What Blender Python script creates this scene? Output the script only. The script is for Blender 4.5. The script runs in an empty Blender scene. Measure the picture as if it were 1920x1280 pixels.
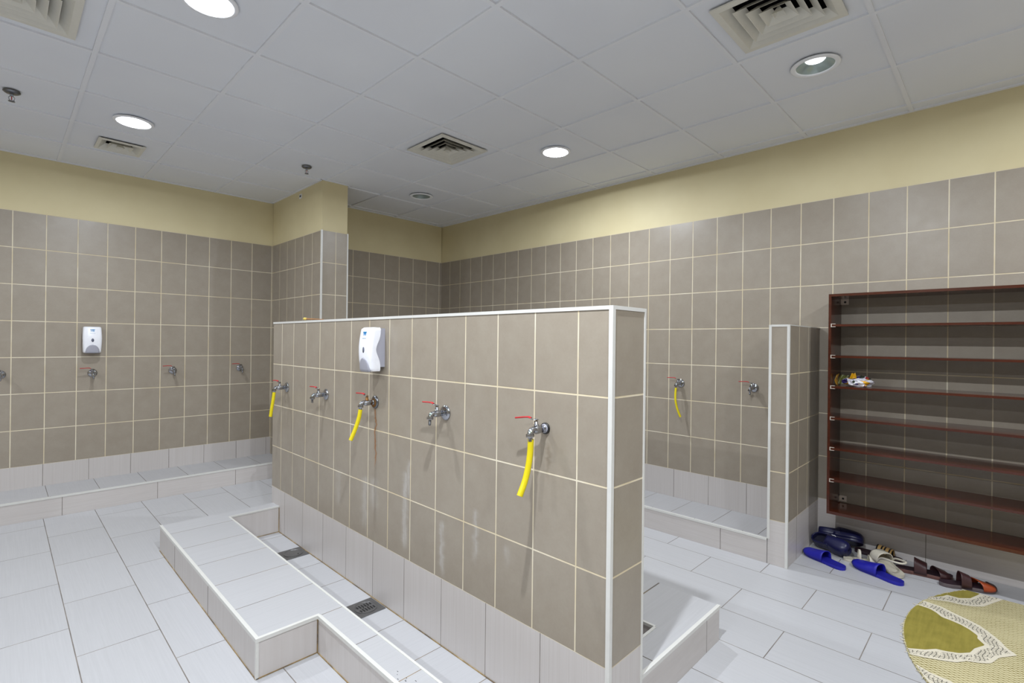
import bpy, bmesh, math, random
from mathutils import Vector, Matrix, noise as mnoise
random.seed(7)
C = bpy.context.scene.collection
PI = math.pi

# ------------------------------------------------------------------ node helpers
def srgb(r, g, b):
    f = lambda c: (c/255/12.92 if c/255 <= .04045 else ((c/255+.055)/1.055)**2.4)
    return (f(r), f(g), f(b), 1.0)

class NT:
    def __init__(s, name):
        s.m = bpy.data.materials.new(name); s.m.use_nodes = True
        s.t = s.m.node_tree; s.n = s.t.nodes; s.l = s.t.links
        s.b = s.n['Principled BSDF']
    def math(s, op, a, b=None, c=None, clamp=False):
        n = s.n.new('ShaderNodeMath'); n.operation = op; n.use_clamp = clamp
        for i, v in enumerate((a, b, c)):
            if v is None: continue
            if isinstance(v, (int, float)): n.inputs[i].default_value = v
            else: s.l.new(v, n.inputs[i])
        return n.outputs[0]
    def comb(s, x, y, z=0.0):
        n = s.n.new('ShaderNodeCombineXYZ')
        for i, v in enumerate((x, y, z)):
            if isinstance(v, (int, float)): n.inputs[i].default_value = v
            else: s.l.new(v, n.inputs[i])
        return n.outputs[0]
    def sep(s, v):
        n = s.n.new('ShaderNodeSeparateXYZ'); s.l.new(v, n.inputs[0]); return n.outputs
    def coord(s, which):
        return s.n.new('ShaderNodeTexCoord').outputs[which]
    def pos(s):
        return s.n.new('ShaderNodeNewGeometry').outputs['Position']
    def noise(s, vec, scale, detail=3, rough=.55):
        n = s.n.new('ShaderNodeTexNoise'); n.inputs['Scale'].default_value = scale
        n.inputs['Detail'].default_value = detail; n.inputs['Roughness'].default_value = rough
        if vec is not None: s.l.new(vec, n.inputs['Vector'])
        return n.outputs[0]
    def white(s, vec):
        n = s.n.new('ShaderNodeTexWhiteNoise'); n.noise_dimensions = '3D'; s.l.new(vec, n.inputs['Vector'])
        return n.outputs['Value']
    def mix(s, f, a, b, mode='MIX'):
        n = s.n.new('ShaderNodeMix'); n.data_type = 'RGBA'; n.blend_type = mode
        for i, v in ((0, f), (6, a), (7, b)):
            if isinstance(v, (int, float)): n.inputs[i].default_value = v
            elif isinstance(v, tuple): n.inputs[i].default_value = v
            else: s.l.new(v, n.inputs[i])
        return n.outputs[2]
    def ramp(s, f, stops, interp='LINEAR'):
        n = s.n.new('ShaderNodeValToRGB'); n.color_ramp.interpolation = interp
        e = n.color_ramp.elements
        while len(e) < len(stops): e.new(.5)
        for x, (p, c) in zip(e, stops): x.position = p; x.color = c
        s.l.new(f, n.inputs[0]); return n.outputs[0]
    def hsvval(s, col, val):
        n = s.n.new('ShaderNodeHueSaturation'); s.l.new(col, n.inputs['Color'])
        s.l.new(val, n.inputs['Value']); return n.outputs[0]
    def bump(s, h, dist, strength=1.0):
        n = s.n.new('ShaderNodeBump'); n.inputs['Distance'].default_value = dist
        n.inputs['Strength'].default_value = strength
        s.l.new(h, n.inputs['Height']); s.l.new(n.outputs[0], s.b.inputs['Normal'])
    def set(s, **k):
        for a, v in k.items():
            i = s.b.inputs[a.replace('_', ' ')]
            if isinstance(v, (int, float, tuple)): i.default_value = v
            else: s.l.new(v, i)
        return s.m

def plain(name, col, rough=.5, metal=0.0, **k):
    t = NT(name); n = t.noise(t.coord('Object'), 40, 2)
    v = t.math('MULTIPLY_ADD', n, .08, .96)
    rgb = t.n.new('ShaderNodeRGB'); rgb.outputs[0].default_value = col
    t.set(Base_Color=t.hsvval(rgb.outputs[0], v), Roughness=rough, Metallic=metal)
    for a, b in k.items(): t.set(**{a: b})
    return t.m

def tile_mat(name, kind, gu, gv, stagger=False, stains=False):
    """UV: one unit = one tile.  gu, gv: grout half width in tile units."""
    t = NT(name)
    o = t.sep(t.coord('UV')); u, v = o[0], o[1]
    # very small wobble of the joints
    if stagger:
        row = t.math('FLOOR', v)
        u = t.math('MULTIPLY_ADD', t.math('FLOORED_MODULO', row, 2.0), .5, u)
    def line(x, g):
        f = t.math('FRACT', x)
        d = t.math('MINIMUM', f, t.math('SUBTRACT', 1.0, f))
        return t.math('SMOOTH_MIN', 1.0, t.math('LESS_THAN', d, g), 0.0)
    def soft(x, g):
        f = t.math('FRACT', x)
        d = t.math('MINIMUM', f, t.math('SUBTRACT', 1.0, f))
        n = t.n.new('ShaderNodeMapRange'); n.interpolation_type = 'SMOOTHSTEP'
        t.l.new(d, n.inputs['Value']); n.inputs['From Min'].default_value = g*.75
        n.inputs['From Max'].default_value = g*1.35
        n.inputs['To Min'].default_value = 1; n.inputs['To Max'].default_value = 0
        return n.outputs[0]
    grout = t.math('MAXIMUM', soft(u, gu), soft(v, gv))
    tid = t.white(t.comb(t.math('FLOOR', u), t.math('FLOOR', v), .37))
    pos = t.pos()
    big = t.noise(pos, 2.2, 2)
    if kind == 'grey':
        mott = t.noise(t.mixvec(pos, tid) if False else pos, 11, 5, .6)
        fine = t.noise(pos, 120, 2)
        base = t.ramp(mott, [(.25, srgb(144, 134, 120)), (.75, srgb(152, 143, 129))])
        val = t.math('MULTIPLY_ADD', tid, .05, .975)
        val = t.math('MULTIPLY_ADD', t.math('SUBTRACT', fine, .5), .10, val)
        col = t.hsvval(base, val)
        gr = t.ramp(t.noise(pos, 6, 3), [(.35, srgb(204, 189, 156)), (.65, srgb(218, 209, 187))])
        rough = t.math('MULTIPLY_ADD', t.noise(pos, 14, 3), .12, .28)
        if stains:
            x, y, z = t.sep(pos)
            jit = t.math('MULTIPLY', t.math('SUBTRACT', t.noise(t.comb(0, t.math('MULTIPLY', y, 3), t.math('MULTIPLY', z, 9)), 3, 3), .5), .05)
            def streak(yc, z0, z1, w, amt):
                d = t.math('DIVIDE', t.math('SUBTRACT', t.math('ADD', y, jit), yc), w)
                g = t.math('EXPONENT', t.math('MULTIPLY', t.math('MULTIPLY', d, d), -1.0))
                a = t.n.new('ShaderNodeMapRange'); t.l.new(z, a.inputs['Value']); a.interpolation_type = 'SMOOTHSTEP'
                a.inputs['From Min'].default_value = z0; a.inputs['From Max'].default_value = z0+.08
                b = t.n.new('ShaderNodeMapRange'); t.l.new(z, b.inputs['Value']); b.interpolation_type = 'SMOOTHSTEP'
                b.inputs['From Min'].default_value = z1-.03; b.inputs['From Max'].default_value = z1
                b.inputs['To Min'].default_value = 1; b.inputs['To Max'].default_value = 0
                side = t.math('LESS_THAN', x, 1.5)
                return t.math('MULTIPLY', t.math('MULTIPLY', g, t.math('MULTIPLY', a.outputs[0], b.outputs[0])), t.math('MULTIPLY', side, amt))
            br = t.noise(t.comb(0, t.math('MULTIPLY', y, 60), t.math('MULTIPLY', z, 7)), 1.0, 4, .7)
            w = None
            for a in [(2.52, .30, .62, .030, .55), (2.43, .42, .63, .035, .45), (2.13, .30, .72, .022, .75), (2.10, .55, .78, .015, .6), (1.83, .27, .55, .016, .7), (1.60, .40, .66, .014, .6), (1.41, .45, .56, .015, .45), (2.83, .35, .6, .03, .3)]:
                s_ = streak(*a); w = s_ if w is None else t.math('MAXIMUM', w, s_)
            w = t.math('MULTIPLY', w, t.math('MULTIPLY_ADD', br, 1.5, -.25, clamp=True))
            col = t.mix(w, col, srgb(196, 194, 192))
            rust = streak(2.418, .66, 1.03, .006, .85)
            grown = t.math('MAXIMUM', streak(2.418, .30, .70, .008, .22), streak(1.205, .84, .995, .010, .5))
            grout_r = t.math('MULTIPLY', t.noise(pos, 3.0, 2), .0)
        gcol = gr
        outc = t.mix(grout, col, gcol)
        if stains:
            outc = t.mix(rust, outc, srgb(150, 92, 25))
            outc = t.mix(grown, outc, srgb(112, 98, 80))
    else:
        st = t.noise(t.comb(t.math('MULTIPLY', u, 2.0), t.math('MULTIPLY', v, 45), tid), 1.0, 3, .6)
        lo, hi = ((174, 174, 176), (180, 180, 182)) if kind in ('white', 'stained') else ((187, 181, 177), (195, 190, 187))
        base = t.ramp(st, [(.3, srgb(*lo)), (.7, srgb(*hi))])
        col = t.hsvval(base, t.math('MULTIPLY_ADD', tid, .035, .985))
        gcol = t.ramp(t.noise(pos, 7, 3), [(.35, srgb(98, 91, 86)), (.7, srgb(138, 130, 122))])
        outc = t.mix(grout, col, gcol)
        if kind == 'stained':   # brownish lime and rust in the joints of the wet area
            d = t.noise(pos, 5, 4, .65)
            gcol2 = t.ramp(d, [(.45, srgb(104, 97, 90)), (.72, srgb(150, 130, 98))])
            outc = t.mix(grout, col, gcol2)
        rough = t.math('MULTIPLY_ADD', t.noise(pos, 9, 2), .12, .30)
    t.bump(t.math('SUBTRACT', 1.0, grout), .0012, .6)
    return t.set(Base_Color=outc, Roughness=t.math('MAXIMUM', rough, t.math('MULTIPLY', grout, .8)))

M = {}
M['grey'] = tile_mat('grey_wall_tile', 'grey', .0029/.2028, .0029/.3)
M['greystain'] = tile_mat('grey_partition_tile', 'grey', .0027/.2028, .0027/.3, stains=True)
M['floor'] = tile_mat('white_floor_tile', 'white', .0018/.6, .0018/.298, stagger=True)
M['white'] = tile_mat('white_tile', 'white', .0016/.6, .0016/.3)
M['wet'] = tile_mat('white_tile_wet', 'stained', .0016/.6, .0017/.3)
M['base'] = tile_mat('white_tile_bounce_lit', 'base', .0016/.6, .0016/.3)  # white tile on vertical faces, colour lightened and warmed in place of bounce light
def paint():
    t = NT('cream_wall_paint'); n = t.noise(t.pos(), 3, 3); f = t.noise(t.pos(), 220, 2)
    c = t.ramp(n, [(.3, srgb(207, 195, 155)), (.7, srgb(213, 202, 163))])
    t.bump(f, .0006, .25); return t.set(Base_Color=c, Roughness=.62)
M['paint'] = paint()
def ceil_mat(name, a, b):
    t = NT(name); f = t.noise(t.pos(), 300, 2); n = t.noise(t.pos(), 1.7, 2)
    t.bump(f, .0005, .2)
    return t.set(Base_Color=t.ramp(n, [(.3, a), (.7, b)]), Roughness=.7)
M['ceil'] = ceil_mat('ceiling_panel', srgb(220, 223, 229), srgb(224, 227, 232))
M['tee'] = ceil_mat('ceiling_tee', srgb(222, 224, 229), srgb(226, 228, 232))
M['trim'] = plain('white_pvc_trim', srgb(206, 205, 200), .32)
M['dark'] = plain('duct_black', srgb(26, 26, 34), .8)
M['diff'] = plain('diffuser_enamel', srgb(212, 210, 200), .45)
M['chrome'] = plain('chrome', srgb(168, 170, 175), .09, 1.0)
M['dullchrome'] = plain('dull_chrome', srgb(118, 120, 124), .3, 1.0)
M['rustmetal'] = plain('rusted_chrome', srgb(120, 84, 42), .55, .6)
M['brass'] = plain('aged_brass', srgb(120, 98, 66), .35, .9)
M['red'] = plain('red_lever_sleeve', srgb(172, 22, 30), .35)
M['yellow'] = plain('yellow_hose_rubber', srgb(212, 194, 14), .38)
M['hoseend'] = plain('hose_bore', srgb(45, 42, 20), .7)
M['plastic'] = plain('white_plastic', srgb(232, 233, 238), .25)
M['greyplastic'] = plain('grey_plastic', srgb(158, 158, 168), .35)
M['window'] = plain('smoked_window', srgb(92, 96, 112), .12)
M['blue'] = plain('blue_print', srgb(38, 132, 190), .4)
M['printgrey'] = plain('grey_print', srgb(150, 175, 195), .5)
M['steel'] = plain('stainless_plate', srgb(128, 128, 128), .32, .85)
def groutline():
    t = NT('dirty_joint'); n = t.noise(t.pos(), 9, 4, .7)
    return t.set(Base_Color=t.ramp(n, [(.35, srgb(96, 84, 70)), (.55, srgb(150, 126, 84)), (.7, srgb(176, 158, 126))]), Roughness=.8)
M['groutline'] = groutline()
M['slot'] = plain('drain_slot', srgb(22, 20, 20), .8)
M['black'] = plain('black_ring', srgb(24, 24, 24), .4)
M['bracket'] = plain('zinc_bracket', srgb(214, 202, 190), .35, .3)
def wood():
    t = NT('mahogany_board'); p = t.sep(t.pos())
    g = t.noise(t.comb(t.math('MULTIPLY', p[0], 30), t.math('MULTIPLY', p[1], 2.5), t.math('MULTIPLY', p[2], 30)), 1.5, 4, .6)
    return t.set(Base_Color=t.ramp(g, [(.3, srgb(58, 23, 11)), (.7, srgb(80, 34, 17))]), Roughness=.16)
M['wood'] = wood()
def emis(name, col, st):
    t = NT(name); t.set(Base_Color=(.8, .8, .8, 1), Roughness=.4)
    t.b.inputs['Emission Color'].default_value = col; t.b.inputs['Emission Strength'].default_value = st
    return t.m
LCOL = (.88, .932, 1.0)
M['lit'] = emis('lamp_lit', (*LCOL, 1), 9)
M['litcone'] = emis('lamp_reflector_lit', (*LCOL, 1), 4)
M['dimlit'] = emis('lamp_dim', (*LCOL, 1), 3)
M['off'] = plain('lamp_glass_off', srgb(170, 186, 176), .15)
M['refl'] = plain('lamp_reflector', srgb(150, 162, 158), .2, .3)
M['ring'] = plain('lamp_ring', srgb(232, 234, 238), .4)

# ------------------------------------------------------------------ mesh builder
class MB:
    def __init__(s): s.v = []; s.f = []; s.uv = []; s.mi = []; s.mats = []; s.sm = []
    def slot(s, m):
        if m not in s.mats: s.mats.append(m)
        return s.mats.index(m)
    def face(s, pts, m, uvf=None, smooth=False):
        i0 = len(s.v); s.v += [tuple(p) for p in pts]
        s.f.append(tuple(range(i0, i0+len(pts)))); s.mi.append(s.slot(m)); s.sm.append(smooth)
        s.uv.append([uvf(p) if uvf else (p[0], p[1]) for p in pts])
    def grid(s, rows, m, closed_u=False, closed_v=False, smooth=True, flip=False):
        i0 = len(s.v); nr = len(rows); nc = len(rows[0]); k = s.slot(m)
        for r in rows: s.v += [tuple(p) for p in r]
        for a in range(nr if closed_v else nr-1):
            for b in range(nc if closed_u else nc-1):
                q = (i0+a*nc+b, i0+a*nc+(b+1) % nc, i0+((a+1) % nr)*nc+(b+1) % nc, i0+((a+1) % nr)*nc+b)
                s.f.append(q[::-1] if flip else q); s.mi.append(k); s.sm.append(smooth); s.uv.append([(0, 0)]*4)
    def fan(s, ring, m, flip=False, smooth=False):
        i0 = len(s.v); s.v += [tuple(p) for p in ring]
        q = tuple(range(i0, i0+len(ring))); s.f.append(q[::-1] if flip else q)
        s.mi.append(s.slot(m)); s.sm.append(smooth); s.uv.append([(0, 0)]*len(ring))
    def box(s, x0, x1, y0, y1, z0, z1, m, sides=None):
        """sides: {'-x': (mat, uvf)} overrides"""
        P = lambda x, y, z: (x, y, z)
        F = {'-x': [P(x0, y1, z0), P(x0, y0, z0), P(x0, y0, z1), P(x0, y1, z1)],
             '+x': [P(x1, y0, z0), P(x1, y1, z0), P(x1, y1, z1), P(x1, y0, z1)],
             '-y': [P(x0, y0, z0), P(x1, y0, z0), P(x1, y0, z1), P(x0, y0, z1)],
             '+y': [P(x1, y1, z0), P(x0, y1, z0), P(x0, y1, z1), P(x1, y1, z1)],
             '-z': [P(x0, y1, z0), P(x1, y1, z0), P(x1, y0, z0), P(x0, y0, z0)],
             '+z': [P(x0, y0, z1), P(x1, y0, z1), P(x1, y1, z1), P(x0, y1, z1)]}
        for k, q in F.items():
            mm, uf = (sides or {}).get(k, (m, None))
            s.face(q, mm, uf)
    def lathe(s, prof, m, origin=(0, 0, 0), axis=(0, 0, 1), n=24, cap0=False, cap1=False, smooth=True):
        """prof: list of (r, h) along axis"""
        w = Vector(axis).normalized(); a = Vector((1, 0, 0)) if abs(w.x) < .9 else Vector((0, 1, 0))
        e1 = w.cross(a).normalized(); e2 = w.cross(e1); o = Vector(origin)
        rows = [[o+w*h+(e1*math.cos(2*PI*k/n)+e2*math.sin(2*PI*k/n))*r for k in range(n)] for r, h in prof]
        s.grid(rows, m, closed_u=True, smooth=smooth)
        if cap0: s.fan(rows[0], m, flip=True)
        if cap1: s.fan(rows[-1], m)
    def tube(s, pts, rad, m, n=14, caps=True, capm=None):
        pts = [Vector(p) for p in pts]; rad = rad if isinstance(rad, (list, tuple)) else [rad]*len(pts)
        t0 = (pts[1]-pts[0]).normalized(); ref = Vector((0, 0, 1)) if abs(t0.z) < .9 else Vector((1, 0, 0))
        e1 = t0.cross(ref).normalized(); rows = []
        for i, p in enumerate(pts):
            t = (pts[min(i+1, len(pts)-1)]-pts[max(i-1, 0)]).normalized()
            e1 = (e1-t*e1.dot(t)).normalized(); e2 = t.cross(e1)
            rows.append([p+(e1*math.cos(2*PI*k/n)+e2*math.sin(2*PI*k/n))*rad[i] for k in range(n)])
        s.grid(rows, m, closed_u=True)
        if caps: s.fan(rows[0], capm or m, flip=True); s.fan(rows[-1], capm or m)
    def mesh(s, name):
        me = bpy.data.meshes.new(name); me.from_pydata(s.v, [], s.f)
        for m in s.mats: me.materials.append(M[m] if isinstance(m, str) else m)
        me.polygons.foreach_set('material_index', s.mi)
        me.polygons.foreach_set('use_smooth', s.sm)
        ul = me.uv_layers.new(name='UVMap'); flat = []
        for u in s.uv:
            for c in u: flat += [c[0], c[1]]
        ul.data.foreach_set('uv', flat)
        me.update(); return me
    def build(s, name, parent=None, weld=False, recalc=False):
        me = s.mesh(name)
        if weld or recalc:
            bm = bmesh.new(); bm.from_mesh(me)
            if weld: bmesh.ops.remove_doubles(bm, verts=bm.verts, dist=1e-5)
            bmesh.ops.recalc_face_normals(bm, faces=bm.faces)
            bm.to_mesh(me); bm.free()
        o = bpy.data.objects.new(name, me); C.objects.link(o)
        if parent: o.parent = parent
        return o

def spline(pts, n):
    """Catmull-Rom through pts"""
    P = [Vector(p) for p in pts]; P = [P[0]*2-P[1]]+P+[P[-1]*2-P[-2]]; out = []
    segs = len(P)-3
    for i in range(n+1):
        t = i/n*segs; k = min(int(t), segs-1); f = t-k; a, b, c, d = P[k:k+4]
        out.append(.5*((2*b)+(c-a)*f+(2*a-5*b+4*c-d)*f*f+(3*b-a-3*c+d)*f**3))
    return out

def tag(o, label, cat, group=None):
    o['label'] = label; o['category'] = cat; o['kind'] = 'thing'
    if group: o['group'] = group
    return o
def struct(o):
    o['kind'] = 'structure'; return o
def thing(name, label, cat, loc=(0, 0, 0), rot=None, group=None):
    o = bpy.data.objects.new(name, None); C.objects.link(o); o.empty_display_size = .1
    o.location = loc
    if rot is not None: o.rotation_euler = rot
    return tag(o, label, cat, group)
def dup(root, label, group=None):
    r = root.copy(); C.objects.link(r); r['label'] = label
    if group: r['group'] = group
    for ch in list(root.children):
        c = ch.copy(); C.objects.link(c); c.parent = r
        for g in list(ch.children):
            d = g.copy(); C.objects.link(d); d.parent = c
    return r
def bevel(o, w, seg=2):
    b = o.modifiers.new('Bevel', 'BEVEL'); b.width = w; b.segments = seg; b.limit_method = 'ANGLE'; return o

# ------------------------------------------------------------------ measured layout (metres, floor z = 0, camera above the origin)
EYE = 1.36
ZC = 2.8503
ZT = 2.3863           # top of the grey wall tile
ZB = .2857            # bottom of the grey tile on the room walls
W_, H_ = .2028, .3002
XR, YB, YREC = 4.06, 5.786, 5.306
XL, YF = -3.0, -2.3
PX0, PX1, PY0, PY1 = 1.42, 1.63, .93, 3.868
PTOP = 1.485; PB = .2775; PZ0 = 1.4783

def wallband(name, axis, c, out, a0, a1, bands, thick=.12, xpar=None):
    """stack of slabs; axis 'x' or 'y' is the normal; out = +1/-1 outward"""
    mb = MB()
    for z0, z1, m, uvf, off in bands:
        inner = c+out*off; outer = c+out*thick; lo, hi = min(inner, outer), max(inner, outer)
        side = ('-' if out > 0 else '+')+axis
        if axis == 'x': mb.box(lo, hi, a0, a1, z0, z1, 'paint' if m == 'paint' else m, {side: (m, uvf)})
        else: mb.box(a0, a1, lo, hi, z0, z1, 'paint' if m == 'paint' else m, {side: (m, uvf)})
    return struct(mb.build(name))

gv = lambda z: (z-ZT)/H_
uvB = lambda p: ((p[0]-.0657)/W_, gv(p[2]))
uvR = lambda p: ((2.0843-p[1])/W_, gv(p[2]))
uvBbase = lambda p: (.5+(p[2]-.2)*.8, (p[0]-.263)/.2985)
uvRbase = lambda p: (.5+(p[2]-.2)*.8, (p[1]-1.429)/.2995)
uvRlow = lambda p: ((p[1]-.352)/.6, p[2]/.33+.02)

wallband('wall_back', 'y', YB, 1, XL, 2.13, [(-.12, ZB, 'base', uvBbase, 0), (ZB, ZT, 'grey', uvB, 0), (ZT, ZC+.05, 'paint', None, .006)])
uvC1 = lambda p: ((p[1]-4.572)/.2, gv(p[2]))
uvC2 = lambda p: ((p[0]-2.239)/.2, gv(p[2]))
mb = MB()
mb.box(2.1, 2.36, 4.572, YB, 0, ZT, 'grey', {'-x': ('grey', uvC1), '-y': ('grey', uvC2), '+x': ('grey', uvC1)})
mb.box(2.106, 2.357, 4.578, YB, ZT, ZC+.05, 'paint')
struct(mb.build('wall_column'))
mb = MB(); mb.box(2.092, 2.106, 4.564, 4.580, .16, ZT+.002, 'trim'); struct(bevel(mb.build('trim_1'), .004, 3))
mb = MB(); mb.box(2.352, 2.364, 4.566, 4.580, .16, ZT+.002, 'trim'); struct(bevel(mb.build('trim_2'), .004, 3))
uvRec = lambda p: ((p[0]-2.806)/.2028, gv(p[2]))
wallband('wall_recess', 'y', YREC, 1, 2.36, XR, [(0, ZB, 'base', uvBbase, 0), (ZB, ZT, 'grey', uvRec, 0), (ZT, ZC+.05, 'paint', None, .006)])
mb = MB()
for y0, y1, f in ((1.0, YREC, uvRbase), (YF, 1.0, uvRlow)):
    mb.box(XR, XR+.12, y0, y1, -.12, ZB, 'white', {'-x': ('base', f)})
mb.box(XR, XR+.12, YF, YREC+.12, ZB, ZT, 'grey', {'-x': ('grey', uvR)})
mb.box(XR+.006, XR+.12, YF, YREC+.12, ZT, ZC+.05, 'paint')
struct(mb.build('wall_right'))
uvL = lambda p: (p[1]/W_, gv(p[2]))
wallband('wall_left', 'x', XL, -1, YF, YB, [(-.12, ZB, 'base', uvRbase, 0), (ZB, ZT, 'grey', uvL, 0), (ZT, ZC+.05, 'paint', None, .006)])
wallband('wall_front', 'y', YF, -1, XL, XR, [(-.12, ZB, 'base', uvBbase, 0), (ZB, ZT, 'grey', uvB, 0), (ZT, ZC+.05, 'paint', None, .006)])

# floor: two fields of 60 x 30 tiles laid half-bond on either side of the partition, open where the gutters are
uvFl = lambda p: ((p[1]-2.810)/.6025, (p[0]-.2385)/.298)
uvFr = lambda p: ((p[1]-.745)/.5957, (p[0]-2.337)/.2873)
mb = MB()
G0, G1, GY0, GY1 = 1.10, PX0, .955, 3.725      # left gutter
K0, K1, KY0, KY1 = PX1, 1.965, 1.06, 2.6       # right gutter
def slab(x0, x1, y0, y1, uf):
    mb.box(x0, x1, y0, y1, -.10, 0, 'white', {'+z': ('floor', uf)})
XM = 1.525
slab(XL, G0, YF, YB, uvFl); slab(G0, XM, YF, GY0, uvFl); slab(G0, XM, GY1, YB, uvFl)
slab(G1+.02, XM, GY0, GY1, uvFl)
slab(K1, XR, YF, YREC+.1, uvFr); slab(XM, K1, YF, KY0, uvFr); slab(XM, K1, KY1, YREC+.1, uvFr); slab(XM, K0-.02, KY0, KY1, uvFr)
uvG = lambda p: (.5+(p[0]-1.25)*.5, (p[1]-2.123)/.303)
mb.box(G0, G1+.02, GY0, GY1, -.12, -.025, 'wet', {'+z': ('wet', uvG)})
mb.box(K0-.02, K1, KY0, KY1, -.12, -.025, 'wet', {'+z': ('wet', uvG)})
struct(mb.build('floor'))

# ------------------------------------------------------------------ ceiling with real recessed panels and tees
CX0, CY0, CP, CQ = 1.5369, 4.0237, .6, .5968
cell = lambda i, j: (CX0+(i+.5)*CP, CY0+(j+.5)*CQ)
LIGHTS = {(-2, 0): 'on', (-2, -3): 'on', (2, -3): 'on', (2, 0): 'off', (2, -6): 'dim', (-2, -6): 'on', (-2, -9): 'on', (2, -9): 'on', (-6, 0): 'on', (-6, -3): 'on', (-6, -6): 'on'}
LPOS = {}
DIFF = {(-3, -2): .215, (1, -2): .2225, (1, -6): .2225, (-3, -6): .2225}
SMALLV = {(-2, 1): .145}
mb = MB()
ZP = ZC+.010
def hole_panel(cx, cy, hx, hy, ox, oy, kind, r):
    """panel with a round or square hole at (ox, oy)"""
    n = 48; outer = []; inner = []
    for k in range(n):
        a = 2*PI*(k+.5)/n+PI/4*0; ca, sa = math.cos(a), math.sin(a)
        inner.append((ox+r*ca, oy+r*sa, ZP) if kind == 'round' else None)
        tx = ((cx+hx-ox)/ca if ca > 0 else (cx-hx-ox)/ca) if abs(ca) > 1e-6 else 1e9
        ty = ((cy+hy-oy)/sa if sa > 0 else (cy-hy-oy)/sa) if abs(sa) > 1e-6 else 1e9
        t = min(tx, ty); outer.append((ox+t*ca, oy+t*sa, ZP))
    if kind == 'round':
        for k in range(n):
            q = (k+1) % n
            mb.face([inner[k], inner[q], outer[q], outer[k]], 'ceil')
        for sx in (-1, 1):      # corner fills
            for sy in (-1, 1):
                c = (cx+sx*hx, cy+sy*hy, ZP)
                for k in range(n):
                    a, b = outer[k], outer[(k+1) % n]
                    if abs(a[0]-b[0]) > 1e-6 and abs(a[1]-b[1]) > 1e-6 and min((a[0]-cx)*sx, (b[0]-cx)*sx) > 0 and min((a[1]-cy)*sy, (b[1]-cy)*sy) > 0:
                        mb.face([a, b, c], 'ceil')
    else:
        x0, x1, y0, y1 = cx-hx, cx+hx, cy-hy, cy+hy
        for q in ((x0, ox-r, y0, y1), (ox+r, x1, y0, y1), (ox-r, ox+r, y0, oy-r), (ox-r, ox+r, oy+r, y1)):
            mb.face([(q[0], q[3], ZP), (q[1], q[3], ZP), (q[1], q[2], ZP), (q[0], q[2], ZP)], 'ceil')
i0, i1 = math.floor((XL-CX0)/CP), math.ceil((XR-CX0)/CP)
j0, j1 = math.floor((YF-CY0)/CQ), math.ceil((YB-CY0)/CQ)
for i in range(i0, i1):
    for j in range(j0, j1):
        xa, xb = max(CX0+i*CP, XL-.05), min(CX0+(i+1)*CP, XR+.05)
        ya, yb = max(CY0+j*CQ, YF-.05), min(CY0+(j+1)*CQ, YB+.05)
        if xb-xa < .01 or yb-ya < .01: continue
        cx, cy, hx, hy = (xa+xb)/2, (ya+yb)/2, (xb-xa)/2, (yb-ya)/2
        c0 = cell(i, j)
        if (i, j) in LIGHTS:
            LPOS[(i, j)] = c0; hole_panel(cx, cy, hx, hy, c0[0], c0[1], 'round', .094)
        elif (i, j) in DIFF: hole_panel(cx, cy, hx, hy, c0[0], c0[1], 'sq', DIFF[(i, j)]-.03)
        elif (i, j) in SMALLV: hole_panel(cx, cy, hx, hy, .648, 4.972, 'sq', .105)
        else: mb.face([(xa, yb, ZP), (xb, yb, ZP), (xb, ya, ZP), (xa, ya, ZP)], 'ceil')
TW = .0115
for i in range(i0+1, i1):
    x = CX0+i*CP; mb.box(x-TW, x+TW, YF, YB, ZC, ZP+.001, 'tee')
for j in range(j0+1, j1):
    y = CY0+j*CQ; mb.box(XL, XR, y-TW, y+TW, ZC+.0004, ZP+.001, 'tee')
# wall angle round the edge and the slab above
for x0, x1, y0, y1 in ((XL, 2.106, YB-.016, YB+.006), (XR-.016, XR+.006, YF, YREC), (2.36, XR, YREC-.016, YREC+.006), (2.09, 2.36, 4.562, 4.58), (2.09, 2.108, 4.572, YB), (2.355, 2.373, 4.572, YREC)):
    mb.box(x0, x1, y0, y1, ZC+.002, ZP+.001, 'tee')
mb.box(XL-.1, XR+.1, YF-.1, YB+.1, ZC+.22, ZC+.30, 'ceil')
struct(mb.build('ceiling'))

# ------------------------------------------------------------------ ceiling fittings
def lamp_parts(root, state):
    mb = MB()
    ring = [(.116, -.0005), (.116, .003), (.112, .0065), (.098, .0075), (.092, .005), (.090, -.002)]
    mb.lathe([(r, -h) for r, h in ring], 'ring', n=48)
    mb.build('trim_ring', root, recalc=True)
    mb = MB(); cm = {'on': 'litcone', 'dim': 'refl', 'off': 'refl'}[state]
    mb.lathe([(.091, 0), (.080, .012), (.062, .026), (.048, .034)], cm, n=48)
    mb.build('reflector', root)
    mb = MB(); mb.lathe([(.048, .034), (.044, .030), (.0, .028)], {'on': 'lit', 'dim': 'dimlit', 'off': 'off'}[state], n=32)
    mb.build('lens', root)
    mb = MB(); mb.lathe([(.098, .0), (.098, .05), (.06, .07), (0, .07)], 'dark', n=32); mb.build('housing', root)
LLAB = {(-2, 0): ('lit white ceiling downlight beside the small square vent', 'on'), (-2, -3): ('large glaring lit downlight cut by the top edge of the photo', 'on'),
        (2, -3): ('lit ceiling downlight nearest the right-hand tiled wall, beyond the partition', 'on'), (2, 0): ('unlit ceiling downlight in the far corner near the column', 'off'),
        (2, -6): ('recessed ceiling downlight with dim lens beside the large diffuser near the shoe rack', 'dim')}
POW = {'on': 28.0, 'dim': 6.5, 'off': 0}
PSPEC = {(-2, -6): 64.0, (2, -3): 34.0, (-2, 0): 23.0, (-6, -6): 45.0, (-2, -9): 40.0, (2, -9): 40.0}
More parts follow.
